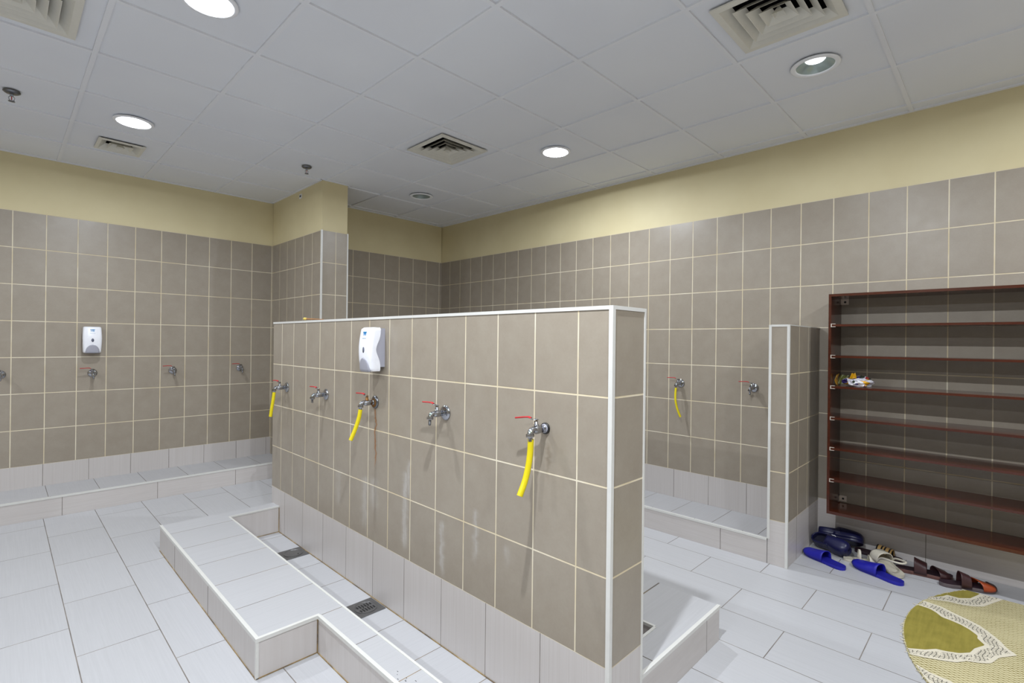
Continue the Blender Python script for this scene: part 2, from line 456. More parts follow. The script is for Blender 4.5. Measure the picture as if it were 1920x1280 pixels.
for (i, j), st in LIGHTS.items():
    x, y = LPOS[(i, j)]
    vis = (i, j) in LLAB
    lab = LLAB[(i, j)][0] if vis else 'lit ceiling downlight behind the camera, outside the photo'
    r = thing('ceiling_downlight', lab, 'ceiling light', (x, y, ZC), None, 'recessed ceiling downlights')
    lamp_parts(r, st)
    if st != 'off':
        ld = bpy.data.lights.new('lamp', 'AREA'); ld.shape = 'DISK'; ld.size = .06
        ld.energy = PSPEC.get((i, j), POW[st]); ld.color = LCOL
        lo = bpy.data.objects.new('lamp', ld); C.objects.link(lo); lo.parent = r; lo.location = (0, 0, -.002 if st == 'on' else -.008)

def vent(name, label, cat, x, y, half, nr, group=None):
    r = thing(name, label, cat, (x, y, ZC), None, group)
    inn = half*.86; pitch = inn/(nr+.55); rise = pitch*.85
    mb = MB()
    def frame(a, za, b, zb, m):
        A = [(-a, -a, za), (a, -a, za), (a, a, za), (-a, a, za)]; B = [(-b, -b, zb), (b, -b, zb), (b, b, zb), (-b, b, zb)]
        for k in range(4):
            q = (k+1) % 4; mb.face([A[k], A[q], B[q], B[k]], m)
    frame(half, .0, half, -.006, 'diff'); frame(half, -.006, inn, -.009, 'diff'); frame(inn, -.009, inn-pitch*.9, -.009+rise, 'diff'); frame(inn-pitch*.9, -.009+rise, inn, .03, 'dark')
    mb.build('frame', r)
    for k in range(1, nr+1):
        mb = MB(); lo = inn-pitch*k; up = max(lo-pitch*.9, .004)
        frame(lo, -.009, up, -.009+rise, 'diff'); frame(lo, -.009, lo-.0022, -.0085, 'diff'); frame(lo-.0022, -.0085, max(up-.0022, .002), -.0075+rise, 'diff')
        if k == nr:
            a = max(up, .004); mb.face([(-a, -a, -.009+rise), (-a, a, -.009+rise), (a, a, -.009+rise), (a, -a, -.009+rise)], 'diff')
        mb.build('louver', r)
    mb = MB(); d = inn+.004
    frame(d, .004, d, .16, 'dark'); mb.face([(-d, -d, .16), (d, -d, .16), (d, d, .16), (-d, d, .16)], 'dark')
    mb.build('duct', r)
for (i, j), lab in (((-3, -2), 'cream square air diffuser cut by the photo corner above the left floor'), ((1, -2), 'square air diffuser with dark slots over the far end of the partition'), ((1, -6), 'big cream square air diffuser next to the dim downlight')):
    c = cell(i, j); vent('air_diffuser', lab, 'air diffuser', c[0], c[1], DIFF[(i, j)], 4, 'square ceiling air diffusers')
c = cell(-3, -6)
vent('air_diffuser', 'square air diffuser behind the camera, outside the photo', 'air diffuser', c[0], c[1], .2225, 4)
vent('ceiling_vent', 'small square cream vent between the lit downlight and back wall', 'vent', .648, 4.972, .145, 2)

def sprinkler(label, x, y):
    r = thing('sprinkler_head', label, 'sprinkler', (x, y, ZC), None, 'ceiling sprinklers')
    mb = MB(); mb.lathe([(.041, .001), (.041, -.003), (.030, -.011), (.012, -.013), (.0, -.013)], 'dullchrome', n=28); mb.build('escutcheon', r, recalc=True)
    mb = MB(); mb.tube([(0, 0, -.012), (0, 0, -.028)], .009, 'chrome')
    for sx in (-1, 1): mb.tube(spline([(.005*sx, 0, -.026), (.013*sx, 0, -.036), (.010*sx, 0, -.050), (.002*sx, 0, -.056)], 8), .0022, 'chrome', 8)
    mb.build('frame', r)
    mb = MB(); mb.tube([(0, 0, -.030), (0, 0, -.050)], .0025, 'red', 8); mb.build('bulb', r)
    mb = MB(); mb.lathe([(0, -.056), (.016, -.057), (.016, -.059), (0, -.0605)], 'dullchrome', n=20); mb.build('deflector', r)
sprinkler('chrome ceiling sprinkler cut near the left photo edge, over the back step', .038, 4.343)
sprinkler('chrome ceiling sprinkler in front of the column', 1.847, 4.329)

# small plate high on the column
r = thing('wall_plate', 'tiny white plate with dark centre high on the yellow column', 'plate', (2.106, 5.066, 2.794))
mb = MB(); mb.box(-.006, 0, -.026, .026, -.022, .022, 'plastic'); bevel(mb.build('plate', r), .002)
mb = MB(); mb.box(-.008, -.005, -.017, .014, -.008, .010, 'black'); mb.build('insert', r)

# ------------------------------------------------------------------ partition
uvP = lambda p: ((3.7071-p[1])/W_, (p[2]-PZ0)/H_)
uvPe = lambda p: (.5+(p[0]-1.525)/.25, (p[2]-PZ0)/H_)
uvPt = lambda p: (.5+(p[0]-1.525)/.25, (3.7071-p[1])/.3)
uvPb = lambda p: (.5+(p[2]-.1)*.8, (p[1]-1.531)/.2996)
uvPbe = lambda p: (.5+(p[2]-.1)*.8, .5+(p[0]-1.525)/.6)
r = thing('partition_wall', 'long chest-high grey-tiled partition with white top trim standing mid-room', 'partition', (1.525, 2.4, 0))
def sub(o): o.location = (-1.525, -2.4, 0); return o
mb = MB(); mb.box(PX0, PX1, PY0, PY1, PB, PTOP-.003, 'grey', {'-x': ('greystain', uvP), '+x': ('grey', uvP), '-y': ('grey', uvPe), '+y': ('grey', uvPe), '+z': ('grey', uvPt)})
sub(mb.build('tiled_body', r))
mb = MB(); mb.box(PX0, PX1, PY0, PY1, -.024, PB, 'wet', {'-x': ('base', uvPb), '+x': ('base', uvPb), '-y': ('base', uvPbe), '+y': ('base', uvPbe)})
sub(mb.build('tiled_base', r))['label'] = 'white tiled base'
T = .013
def trimbox(x0, x1, y0, y1, z0, z1):
    mb = MB(); mb.box(x0, x1, y0, y1, z0, z1, 'trim'); return bevel(mb.build('edge_trim', r), .0045, 3)
ts = [(PX0-.003, PX0+T, PY0-.003, PY1+.003, PTOP-T, PTOP), (PX1-T, PX1+.003, PY0-.003, PY1+.003, PTOP-T, PTOP), (PX0+T, PX1-T, PY0-.003, PY0+T, PTOP-T, PTOP), (PX0+T, PX1-T, PY1-T, PY1+.003, PTOP-T, PTOP),
      (PX0-.003, PX0+T, PY0-.003, PY0+T, 0, PTOP-T), (PX1-T*.6, PX1+.002, PY0-.003, PY0+T*.6, 0, PTOP-T)]
for q in ts: sub(trimbox(*q))

# short wall beside the shoe rack
SX0, SY0, SY1 = 3.365, .944, 1.056
uvSf = lambda p: (.5+(p[1]-1.0)/.3, (p[2]-1.486)/.303)
uvSs = lambda p: ((p[0]-3.572)/.207, (p[2]-1.486)/.303)
r = thing('short_wall', 'short narrow grey-tiled wall with white base jutting out beside the shoe rack', 'partition', (3.7, 1.0, 0))
def sub2(o): o.location = (-3.7, -1.0, 0); return o
mb = MB(); mb.box(SX0, XR-.001, SY0, SY1, .274, 1.482, 'grey', {'-x': ('grey', uvSf), '-y': ('grey', uvSs), '+y': ('grey', uvSs)}); sub2(mb.build('tiled_body', r))
uvSb = lambda p: (p[0]/.9+.05, p[2]/.33+.02)
uvSb2 = lambda p: (.5, p[2]/.33+.02)
mb = MB(); mb.box(SX0, XR-.001, SY0, SY1, .0005, .274, 'white', {'-y': ('base', uvSb), '-x': ('base', uvSb2), '+y': ('base', uvSb)}); sub2(mb.build('tiled_base', r))['label'] = 'white tiled base'
T = .012
for q in [(SX0-.003, SX0+T, SY0-.003, SY0+T, .001, 1.485), (SX0-.003, SX0+T, SY1-T, SY1+.003, .155, 1.485), (SX0-.002, SX0+T, SY0+T, SY1-T, 1.485-T, 1.486), (SX0+T, XR-.002, SY0-.002, SY0+T*.5, 1.485-T*.5, 1.485), (SX0+T, XR-.002, SY1-T, SY1+.002, 1.485-T, 1.485)]:
    sub2(trimbox(*q))

# ------------------------------------------------------------------ steps and platforms
# back wash step (lip, riser, trough floor)
r = thing('wash_step', 'long white-tiled wash step along the back wall under its taps', 'step', (0, 5.4, 0))
def sub3(o): o.location = (0, -5.4, 0); return o
uvS1 = lambda p: (.5+(p[1]-5.45)*.6, (p[0]-.278)/.3165)
uvS2 = lambda p: ((p[0]-.344)/.604, p[2]/.30+.15)
mb = MB()
mb.box(XL+.001, 2.099, 5.12, 5.16, .0005, .150, 'white', {'-y': ('base', uvS2), '+z': ('white', uvS1)})
mb.box(XL+.001, 2.099, 5.16, YB-.001, .0005, .102, 'white', {'+z': ('white', uvS1)})
sub3(mb.build('tiled_body', r))
mb = MB(); mb.box(XL+.001, 2.099, 5.117, 5.131, .141, .155, 'trim'); sub3(bevel(mb.build('edge_trim', r), .0045, 3))
# right wall wash step
r = thing('wash_step', 'white-tiled wash step along the right wall, ending at the short wall', 'step', (3.7, 2.5, 0))
def sub4(o): o.location = (-3.7, -2.5, 0); return o
uvW1 = lambda p: (.5+(p[0]-3.7)*.6, (p[1]-1.54)/.322)
uvW2 = lambda p: ((p[1]-1.348)/.604, p[2]/.30+.15)
mb = MB(); mb.box(SX0, SX0+.04, SY1+.0035, 5.3, .0005, .149, 'white', {'-x': ('base', uvW2), '+z': ('white', uvW1)})
mb.box(SX0+.04, XR-.001, SY1+.0035, 5.3, .0005, .05, 'white', {'+z': ('white', uvW1)})
sub4(mb.build('tiled_body', r))
mb = MB(); mb.box(SX0-.003, SX0+.011, SY1+.0035, 5.3, .141, .155, 'trim'); sub4(bevel(mb.build('edge_trim', r), .0045, 3))

# L-shaped platform in front of the partition
ZPl = .16
r = thing('foot_platform', 'stepped white-tiled foot platform with trimmed edges in front of the partition taps', 'platform', (.9, 2.8, 0))
def sub5(o): o.location = (-.9, -2.8, 0); return o
top = lambda p: (.5+(p[0]-.9)*.5, (p[1]-2.125)/.3035)
ris = lambda p: (.5+(p[2]-.08)*.8, (p[1]-2.125)/.668)
risx = lambda p: (.5+(p[2]-.08)*.8, .5+(p[0]-.9)*.6)
PLX0, PLX1, PLN = .728, 1.098, .98
mb = MB()
S = {'+z': ('wet', top), '-x': ('base', ris), '+x': ('base', ris), '-y': ('base', risx), '+y': ('base', risx)}
mb.box(PLX0, PLX1, 2.127, 3.848, .0005, ZPl, 'wet', S)
mb.box(PLN, PLX1, .96, 2.127, .0005, ZPl, 'wet', S)
mb.box(PLX1, PX0-.0005, 3.728, 3.838, .0005, ZPl, 'wet', S)
sub5(mb.build('tiled_body', r))
# gutter side of the platform goes down to the gutter floor
mb = MB(); mb.box(PLX1-.004, PLX1+.0015, .96, 3.726, -.02, ZPl-.004, 'wet', {'+x': ('base', ris)}); mb.box(PLX1+.002, PX0-.001, 3.7245, 3.7295, -.02, ZPl-.004, 'wet', {'-y': ('base', risx)})
sub5(mb.build('gutter_lining', r))
for q in [(PLX0-.003, PLX0+.012, 2.124, 3.85, ZPl-.012, ZPl+.003), (PLX0+.012, PLN+.009, 2.124, 2.139, ZPl-.012, ZPl+.003), (PLN-.003, PLN+.012, .96, 2.124, ZPl-.012, ZPl+.003),
          (PLX1-.008, PLX1+.002, .96, 3.72, ZPl-.008, ZPl+.002), (PLX1-.008, PX0-.001, 3.722, 3.732, ZPl-.008, ZPl+.002), (PLX0-.002, PLX0+.009, 2.1245, 2.136, .001, ZPl-.012)]:
    sub5(trimbox(*q))
mb = MB()
for k in range(11):
    x, y, l = .99+.05*random.random(), 1.47+.10*random.random(), random.uniform(.002, .009)
    mb.box(x, x+random.uniform(.001, .003), y, y+l, ZPl-.0005, ZPl+.0006, 'slot')
sub5(mb.build('dark_flecks', r))['kind'] = 'stuff'
# discoloured joints along the foot of the risers and in the inside corners
mb = MB()
for q in [(PLX0-.0025, PLX0+.001, 2.126, 3.848, .0004, .0042), (PLX0, PLN, 2.1245, 2.128, .0004, .0045), (PLN-.0028, PLN+.001, .96, 2.126, .0004, .0045), (PLN-.004, PLN+.0005, 2.1232, 2.128, .004, ZPl-.012), (PLX0-.0004, PLX0+.010, 2.1266, 2.1272, .146, .149)]:
    mb.box(*q, 'groutline')
sub5(mb.build('dirty_joint', r))
mb = MB()
for q in [(PX0-.0035, PX0-.0003, .96, 3.72, -.0255, -.021), (PX0-.0042, PX0-.0003, 3.7208, 3.7255, -.024, ZPl-.01), (1.25, PX0-.004, 3.7212, 3.7246, -.0255, -.021)]:
    mb.box(*q, 'groutline')
sub5(mb.build('dirty_joint', r))
# platform on the other side
r = thing('foot_platform', 'white-tiled foot platform on the shoe-rack side of the partition', 'platform', (2.1, 1.5, 0))
def sub6(o): o.location = (-2.1, -1.5, 0); return o
top2 = lambda p: (.5 if p[0] > 1.74 else -.4, (p[1]-.932)/.3035)
top2 = lambda p: ((p[0]-1.741)/.9, (p[1]-1.236)/.61)
ris2 = lambda p: ((p[0]-2.195)/.6, .5+(p[2]-.08)*.8)
mb = MB(); S = {'+z': ('wet', top2), '-y': ('base', ris2), '+x': ('base', ris), '-x': ('base', ris)}
mb.box(PX1+.0035, 2.33, .934, 1.058, .0005, ZPl, 'wet', S)
mb.box(1.965, 2.33, 1.058, 2.6, .0005, ZPl, 'wet', S)
mb.box(PX1+.0035, 1.965, 2.602, 2.72, .0005, ZPl, 'wet', S); mb.box(1.965, 2.33, 2.6, 2.72, .0005, ZPl, 'wet', S)
sub6(mb.build('tiled_body', r))
for q in [(PX1+.004, 2.33, .929, .944, ZPl-.012, ZPl+.003), (1.955, 1.967, 1.056, 2.6, ZPl-.010, ZPl+.002), (PX1+.004, 1.955, 1.048, 1.060, ZPl-.010, ZPl+.002)]:
    sub6(trimbox(*q))

# floor drains
def drain(label, x, y, slotted):
    r = thing('floor_drain', label, 'drain', (x, y, -.025), None, 'gutter drains')
    mb = MB(); mb.box(-.073, .073, -.074, .074, .0, .004, 'steel'); mb.build('plate', r)
    mb = MB(); mb.lathe([(.058, .004), (.058, .0062), (.054, .0062), (.053, .0045), (0, .0046)], 'steel', n=36, smooth=False); mb.build('cover', r)
    mb = MB(); th = math.radians(25)
    if slotted:
        for row in (-1, 1):
            for k in range(6):
                u = (k-2.5)*.0145; L = .020 if 0 < k < 5 else .012
                mb.box(u-.0034, u+.0034, row*.020-L/2-.004, row*.020+L/2+.004, .0045, .0056, 'slot')
        for k in (-1, 1): mb.lathe([(.003, .0045), (.003, .0056), (0, .0056)], 'slot', (k*.012, 0, 0), n=8)
        mb.build('slots', r)
    else:
        mb.lathe([(.004, .0045), (.004, .006), (0, .006)], 'slot', (.02, -.03, 0), n=10); mb.build('lifting_hole', r)
drain('square steel gutter drain with slotted round grate', 1.338, 2.355, True)
drain('square steel gutter drain with plain round cover at the far end', 1.341, 3.28, False)

# ------------------------------------------------------------------ taps
# local frame: +x out of the wall, -y towards the lever, z up
def tap_mesh(flange, nozzle):
    P = {}
    mb = MB()
    if flange == 'none':
        mb.lathe([(.0, .0005), (.021, .0005), (.021, .006), (.017, .008), (.0125, .008)], 'black', axis=(1, 0, 0), n=24)
        mb.lathe([(.0165, .008), (.0165, .0095), (.0125, .0105)], 'greyplastic', axis=(1, 0, 0), n=24)
    else:
        fm = 'rustmetal' if flange == 'rust' else 'chrome'
        mb.lathe([(.0, .0005), (.034, .0005), (.0345, .003), (.033, .006), (.026, .010), (.016, .013), (.012, .014)], 'chrome' if flange != 'rust' else 'dullchrome', axis=(1, 0, 0), n=32)
        if flange == 'rust':
            mb.lathe([(.0, .0135), (.018, .0135), (.023, .0125), (.025, .0112)], 'rustmetal', (0, 0, -.004), axis=(1, 0, 0), n=24)
    P['flange'] = mb
    mb = MB()
    mb.lathe([(.0105, .004), (.0105, .022), (.0135, .023), (.0135, .034), (.0145, .036), (.0155, .043), (.0155, .056), (.0145, .061), (.012, .066), (.0105, .070)], 'chrome', axis=(1, 0, 0), n=24, cap1=True)
    for k in range(4): mb.lathe([(.0118, .008+k*.0035), (.0122, .0095+k*.0035), (.0105, .0105+k*.0035)], 'chrome', axis=(1, 0, 0), n=20)
    P['body'] = mb
    mb = MB()
    mb.tube(spline([(.062, 0, .001), (.072, 0, .003), (.082, 0, -.003), (.0865, 0, -.014)], 12), [.0105]*6+[.0112]*7, 'chrome', 18)
    mb.lathe([(.0112, .0), (.0148, .001), (.0152, .004), (.0152, .010), (.0145, .012), (.009, .0125)], 'chrome', (.0866, 0, -.010), axis=(.08, 0, -1), n=8, smooth=False)
    P['spout'] = mb
    mb = MB()
    o, ax = (.0872, 0, -.021), (.06, 0, -1)
    if nozzle == 'barb':
        pr = [(.0072, 0)]
        for k in range(4): pr += [(.0056, .002+k*.0058), (.0072, .0035+k*.0058), (.0054, .0075+k*.0058)]
        mb.lathe(pr+[(.0042, .027), (.0035, .02)], 'dullchrome', o, ax, n=16)
    elif nozzle == 'broken':
        for sgn in (-1, 1):
            mb.tube([(.0872, sgn*.006, -.020), (.0875, sgn*.0072, -.034), (.0872, sgn*.0082, -.046)], [.0032, .0030, .0022], 'dullchrome', 8)
        mb.lathe([(.0085, 0), (.0075, .006), (.004, .006)], 'dullchrome', o, ax, n=16)
    else:
        mb.lathe([(.0085, 0), (.0075, .004), (.0075, .016)], 'chrome', o, ax, n=16, cap1=True)
    P['nozzle'] = mb
    mb = MB()
    mb.lathe([(.0095, .010), (.0095, .020), (.0075, .021), (.0075, .030), (.0055, .031), (.0055, .040), (0, .041)], 'chrome' if flange != 'rust' else 'rustmetal', (.050, 0, 0), n=18)
    mb.lathe([(.0065, .0305), (.0068, .034), (.0035, .0352)], 'brass', (.050, 0, 0), n=6, smooth=False)
    P['stem'] = mb
    mb = MB()
    def bar(pts, w, h, m):
        rows = []
        for i, p in enumerate(pts):
            p = Vector(p); t = (Vector(pts[min(i+1, len(pts)-1)])-Vector(pts[max(i-1, 0)])).normalized()
            s_ = Vector((1, .0, 0)); s_ = (s_-t*s_.dot(t)).normalized(); n_ = s_.cross(t)
            rows.append([p+s_*w[i]*math.cos(a)+n_*h*math.sin(a) for a in [2*PI*k/10 for k in range(10)]])
        mb.grid(rows, m, closed_u=True); mb.fan(rows[0], m, True); mb.fan(rows[-1], m)
    bar([(.050, .009, .036), (.051, 0, .036), (.053, -.010, .0375), (.056, -.020, .043)], [.008, .009, .008, .0065], .0018, 'chrome')
    lever = mb
    mb = MB()
    bar([(.055, -.018, .0425), (.057, -.028, .0475), (.058, -.045, .0475), (.060, -.070, .0465), (.061, -.092, .0455)], [.0065, .0075, .0065, .0055, .0045], .0032, 'red')
    P['lever'] = lever; P['grip'] = mb
    return P
def make_tap(label, flange, nozzle):
    r = thing('water_tap', label, 'tap', (0, 0, 0), None, 'wall water taps')
    P = tap_mesh(flange, nozzle)
    lv = None
    for k, m in P.items():
        if k == 'grip':
            g = m.build('grip', lv, recalc=True); g['label'] = 'red lever sleeve'
        else:
            o = m.build(k, r, recalc=True)
            if k == 'lever': lv = o
    return r
def put(r, wall, a, z, tilt=0, spin=0):
    if wall == 'P': r.location = (PX0, a, z); rz = PI
    elif wall == 'R': r.location = (XR, a, z); rz = PI
    else: r.location = (a, YB, z); rz = -PI/2
    r.rotation_euler = (tilt, 0, rz+spin)
    return r
T0 = make_tap('hoseless chrome tap with ribbed nozzle on the partition, next to the rust-stained tap', 'disc', 'barb')
put(T0, 'P', 1.812, EYE-.324, 0)
t1 = make_tap('chrome red-lever tap with yellow hose at the far end of the partition', 'disc', 'hose'); put(t1, 'P', 3.611, EYE-.337)
t2 = make_tap('chrome red-lever tap with broken two-pronged nozzle on the partition', 'disc', 'broken'); put(t2, 'P', 3.004, EYE-.338)
t3 = make_tap('rust-stained chrome tap with yellow hose below the partition soap dispenser', 'rust', 'hose'); put(t3, 'P', 2.422, EYE-.332)
t5 = make_tap('chrome tap with yellow hose and black wall ring, nearest the partition free end', 'none', 'hose'); put(t5, 'P', 1.216, EYE-.318, math.radians(7))
tb = [('chrome tap on the back wall directly under the soap dispenser', .579, -.319), ('chrome tap on the back wall, second from the column corner', 1.181, -.314), ('chrome tap on the back wall, nearest the column corner', 1.781, -.307), ('chrome tap on the back wall cut by the left photo edge', .004, -.312)]
for lab, a, z in tb:
    put(dup(T0, lab), 'B', a, EYE+z)
tr = dup(t1, 'chrome tap with yellow hose on the right wall above the wash step'); put(tr, 'R', 1.975, EYE-.334)
tr2 = dup(T0, 'chrome tap without hose on the right wall beside the short wall'); put(tr2, 'R', 1.382, EYE-.330)

def hose(label, pts, rad=.0105):
    o = MB(); P = spline(pts, 24)
    o.tube(P, rad, 'yellow', 18, caps=False)
    d = (P[-1]-P[-2]).normalized(); d0 = (P[1]-P[0]).normalized()
    o.lathe([(rad, 0), (rad*.72, .0003), (rad*.7, -.01), (0, -.012)], 'yellow', P[-1], d, n=18)
    o.lathe([(rad*.69, -.004), (0, -.0042)], 'hoseend', P[-1], d, n=18)
    o.lathe([(rad, 0), (rad*.8, -.0003), (rad*.74, .004)], 'yellow', P[0], d0, n=18)
    ob = o.build('hose'); return tag(ob, label, 'hose', 'short yellow hoses')
nz = lambda X, y, z: (X-.0885, y, z-.034)
hose('short yellow hose hanging from the tap nearest the partition free end', [(1.337, 1.214, 1.012), (1.335, 1.215, .965), (1.327, 1.216, .915), (1.312, 1.218, .865), (1.289, 1.221, .817)], .0112)
hose('short yellow hose hanging from the rust-stained tap below the soap dispenser', [(1.333, 2.422, .995), (1.325, 2.424, .95), (1.308, 2.428, .895), (1.284, 2.432, .838)], .0105)
hose('short yellow hose hanging from the tap at the partition far end', [(1.333, 3.611, .993), (1.328, 3.612, .945), (1.320, 3.615, .885), (1.313, 3.618, .826)], .0105)
hose('thin curved yellow hose hanging from the right wall tap', [(3.973, 1.974, .992), (3.968, 1.976, .95), (3.962, 1.972, .89), (3.964, 1.957, .82), (3.972, 1.932, .752)], .0088)

# ------------------------------------------------------------------ soap dispensers
def dispenser(label, loc, rz):
    r = thing('soap_dispenser', label, 'soap dispenser', loc, (0, 0, rz), 'white soap dispensers')
    # local: +x out, y sideways, z up, wall at x = 0, centre height 0
    Hh = .114
    hw = lambda z: .060+.0055*math.cos(z/Hh*PI/2*.9)+(.001 if z > 0 else 0)
    fr = lambda z: .078+.012*math.cos((z+.01)/Hh*PI/2)          # bulging front
    def side(z):                                                  # S-shaped seam between cover and housing
        t = (z+Hh)/(2*Hh); return .027+.028*math.exp(-((t-.50)/.22)**2)
    mb = MB(); rows = []
    n = 26
    for i in range(n+1):
        z = -Hh+2*Hh*i/n
        w, f, s = hw(z), fr(z), side(z)
        e = 0
        if z > Hh-.012: e = (z-(Hh-.012))/.012
        if z < -Hh+.008: e = ((-Hh+.008)-z)/.008*.8
        f -= .010*e*e; w2 = w-.006*e*e
        ring = [(s, -w2, z), (s+(f-s)*.55, -w2, z), (f-.012, -w2+.0015, z), (f-.004, -w2+.007, z), (f-.0008, -w2+.018, z), (f+.001, -w2*.4, z), (f+.0014, 0, z)]
        rows.append(ring+[(a, -b, c) for a, b, c in ring[-2::-1]])
    mb.grid(rows, 'plastic', flip=False)
    mb.fan(rows[-1], 'plastic', smooth=False); mb.fan(rows[0], 'plastic', True)
    mb.build('cover', r, recalc=True)['label'] = 'white front cover'
    mb = MB(); mb.box(.0, .060, -.0592, .0592, -Hh+.022, Hh-.004, 'greyplastic'); o = mb.build('housing', r); bevel(o, .006, 3); o['label'] = 'grey back housing'
    # push lever: arch shaped grey panel low on the front
    mb = MB(); zb = -Hh-.002; zt = -.045; rows = []
    nn = 16
    for i in range(nn+1):
        t = i/nn; z = zb+(zt-zb)*t
        hwid = .047*math.sqrt(max(0, 1-t**2.4))+.0003
        f = fr(z)+.0045-.004*max(0, .12-t)/.12
        rows.append([(f-.0035*abs(q)**3, q*hwid, z) for q in [k/6-1 for k in range(13)]])
    mb.grid(rows, 'greyplastic'); o = mb.build('push_lever', r, recalc=True); s_ = o.modifiers.new('Solidify', 'SOLIDIFY'); s_.thickness = .005; s_.offset = 0; o['label'] = 'grey push lever'
    mb = MB(); rows = []
    mb.lathe([(.016, -.001), (.0155, .0012), (0, .0026)], 'window', (fr(-.005)+.0005, 0, -.004), (1, 0, 0), n=24)
    o = mb.build('sight_window', r); o.scale = (1, .62, 1); o['label'] = 'dark oval sight window'
    mb = MB(); f = fr(.078)+.0016
    def bl(y0, y1, z0, z1, m='blue'): mb.box(f-.003, f+.0009, -y1, -y0, z0, z1, m)
    # three joined letter stems under one bar
    bl(-.0165, .0165, .0885, .0915); bl(-.0125, -.0095, .069, .0885); bl(.0095, .0125, .069, .0885)
    bl(-.0065, -.0035, .069, .0885); bl(-.0035, .003, .0845, .0885); bl(-.0035, .003, .077, .080); bl(-.0035, .003, .069, .072); bl(.003, .0062, .080, .0845); bl(.003, .0062, .072, .077)
    mb.build('logo', r)['label'] = 'blue joined-letter logo'
    mb = MB(); f = fr(.057)+.0016
    for k, wd in ((-3, .005), (-2, .004), (-.9, .004), (.2, .005), (1.3, .005), (2.4, .004)): bl(k*.006, k*.006+wd, .0555, .0585, 'printgrey')
    mb.build('small_print', r)
    return r
dispenser('white soap dispenser mounted high on the partition', (PX0, 2.392, 1.313), PI)
dispenser('white soap dispenser mounted on the back wall', (.569, YB, 1.336), -PI/2)

# ------------------------------------------------------------------ twig on the partition
r = thing('chewing_stick', 'small yellow-tipped brown stick lying on top of the partition', 'stick', (1.44, 3.25, PTOP))
mb = MB(); mb.tube([(-.012, .075, .012), (-.005, .0, .009), (.012, -.13, .005)], [.0055, .005, .002], plain('brown_bark', srgb(150, 105, 60), .7), 10); mb.build('shaft', r)
mb = MB(); mb.tube([(-.016, .105, .013), (-.0145, .095, .013), (-.011, .07, .012)], [.006, .009, .0068], plain('frayed_tip', srgb(214, 190, 92), .8), 10); mb.build('tip', r)['label'] = 'frayed yellow tip'

# ------------------------------------------------------------------ shoe rack
XF = 3.78; RYL = .830; RYR = -.42; RT = 1.694; RB = .270
r = thing('shoe_rack', 'dark red-brown open wooden shoe rack hung on the right wall', 'shoe rack', (XR, (RYL+RYR)/2, RB))
def sub7(o): o.location = (-XR, -(RYL+RYR)/2, -RB); return o
def board(name, x0, x1, y0, y1, z0, z1):
    mb = MB(); mb.box(x0, x1, y0, y1, z0, z1, 'wood'); o = mb.build(name, r); bevel(o, .0012, 1); return sub7(o)
TH = .015; XK = XR-.0008
board('side_panel', XF, XK, RYL-TH, RYL, RB, RT); board('side_panel', XF, XK, RYR, RYR+TH, RB, RT)
board('top_panel', XF, XK, RYR+TH, RYL-TH, RT-.016, RT); board('bottom_panel', XF, XK, RYR+TH, RYL-TH, RB, RB+.018)
SH = [1.491, 1.289, 1.091, .889, .692, .488]
for z in SH:
    board('shelf', XF+.004, XK, RYR+TH+.0005, RYL-TH-.0005, z-.007, z+.007)
    mb = MB()
    x0, x1 = XF+.002, XF+.006; y1 = RYL-TH
    mb.box(x0-.003, x1, y1-.003, y1+.0015, z-.011, z+.011, 'bracket'); mb.box(x0-.003, x1, y1-.024, y1-.003, z+.0072, z+.0105, 'bracket'); mb.box(x0-.003, x1, y1-.024, y1-.003, z-.0105, z-.0072, 'bracket')
    sub7(mb.build('shelf_clip', r))
for y in (RYL-TH, RYR+TH+.045):
    for z0 in (1.640, .288+.008):
        mb = MB(); mb.box(XK-.003, XK, y-.043, y-.002, z0, z0+.038, 'bracket'); mb.box(XK-.03, XK-.003, y-.004, y-.0015, z0, z0+.038, 'bracket')
        mb.lathe([(.007, .003), (.006, .0045), (0, .0045)], 'black', (XK, y-.022, z0+.018), (-1, 0, 0), n=14)
        sub7(mb.build('bracket', r))

# crumpled wrapper on the third shelf
def wrapper():
    t = NT('printed_film'); v = t.n.new('ShaderNodeTexVoronoi'); v.inputs['Scale'].default_value = 42; v.inputs['Randomness'].default_value = 1
    t.l.new(t.coord('Object'), v.inputs['Vector']); c = t.sep(v.outputs['Color'])
    col = t.ramp(c[0], [(0, srgb(226, 226, 236)), (.3, srgb(226, 228, 236)), (.42, srgb(56, 44, 104)), (.55, srgb(236, 236, 240)), (.68, srgb(48, 56, 44)), (.76, srgb(228, 172, 30)), (.92, srgb(160, 40, 44))], 'CONSTANT')
    return t.set(Base_Color=col, Roughness=.25)
M['film'] = wrapper(); M['filmy'] = plain('yellow_film', srgb(230, 172, 24), .3); M['filmg'] = plain('olive_film', srgb(92, 96, 40), .4)
r = thing('plastic_wrapper', 'crumpled yellow and white plastic wrapper on the third shelf board of the rack', 'wrapper', (3.885, .695, 1.098))
bm = bmesh.new(); bmesh.ops.create_icosphere(bm, subdivisions=4, radius=1)
for v in bm.verts:
    d = v.co.copy(); n = mnoise.noise(d*1.7)*.35+mnoise.noise(d*4.1+Vector((5, 1, 2)))*.25+random.uniform(-.05, .05)
    rr = 1+n; x, y, z = d*rr
    v.co = Vector((x*.045, y*.075-.012, max(z*.034+.030, .0015)))
me = bpy.data.meshes.new('crumpled_film'); bm.to_mesh(me); bm.free(); me.materials.append(M['film'])
o = bpy.data.objects.new('crumpled_film', me); C.objects.link(o); o.parent = r
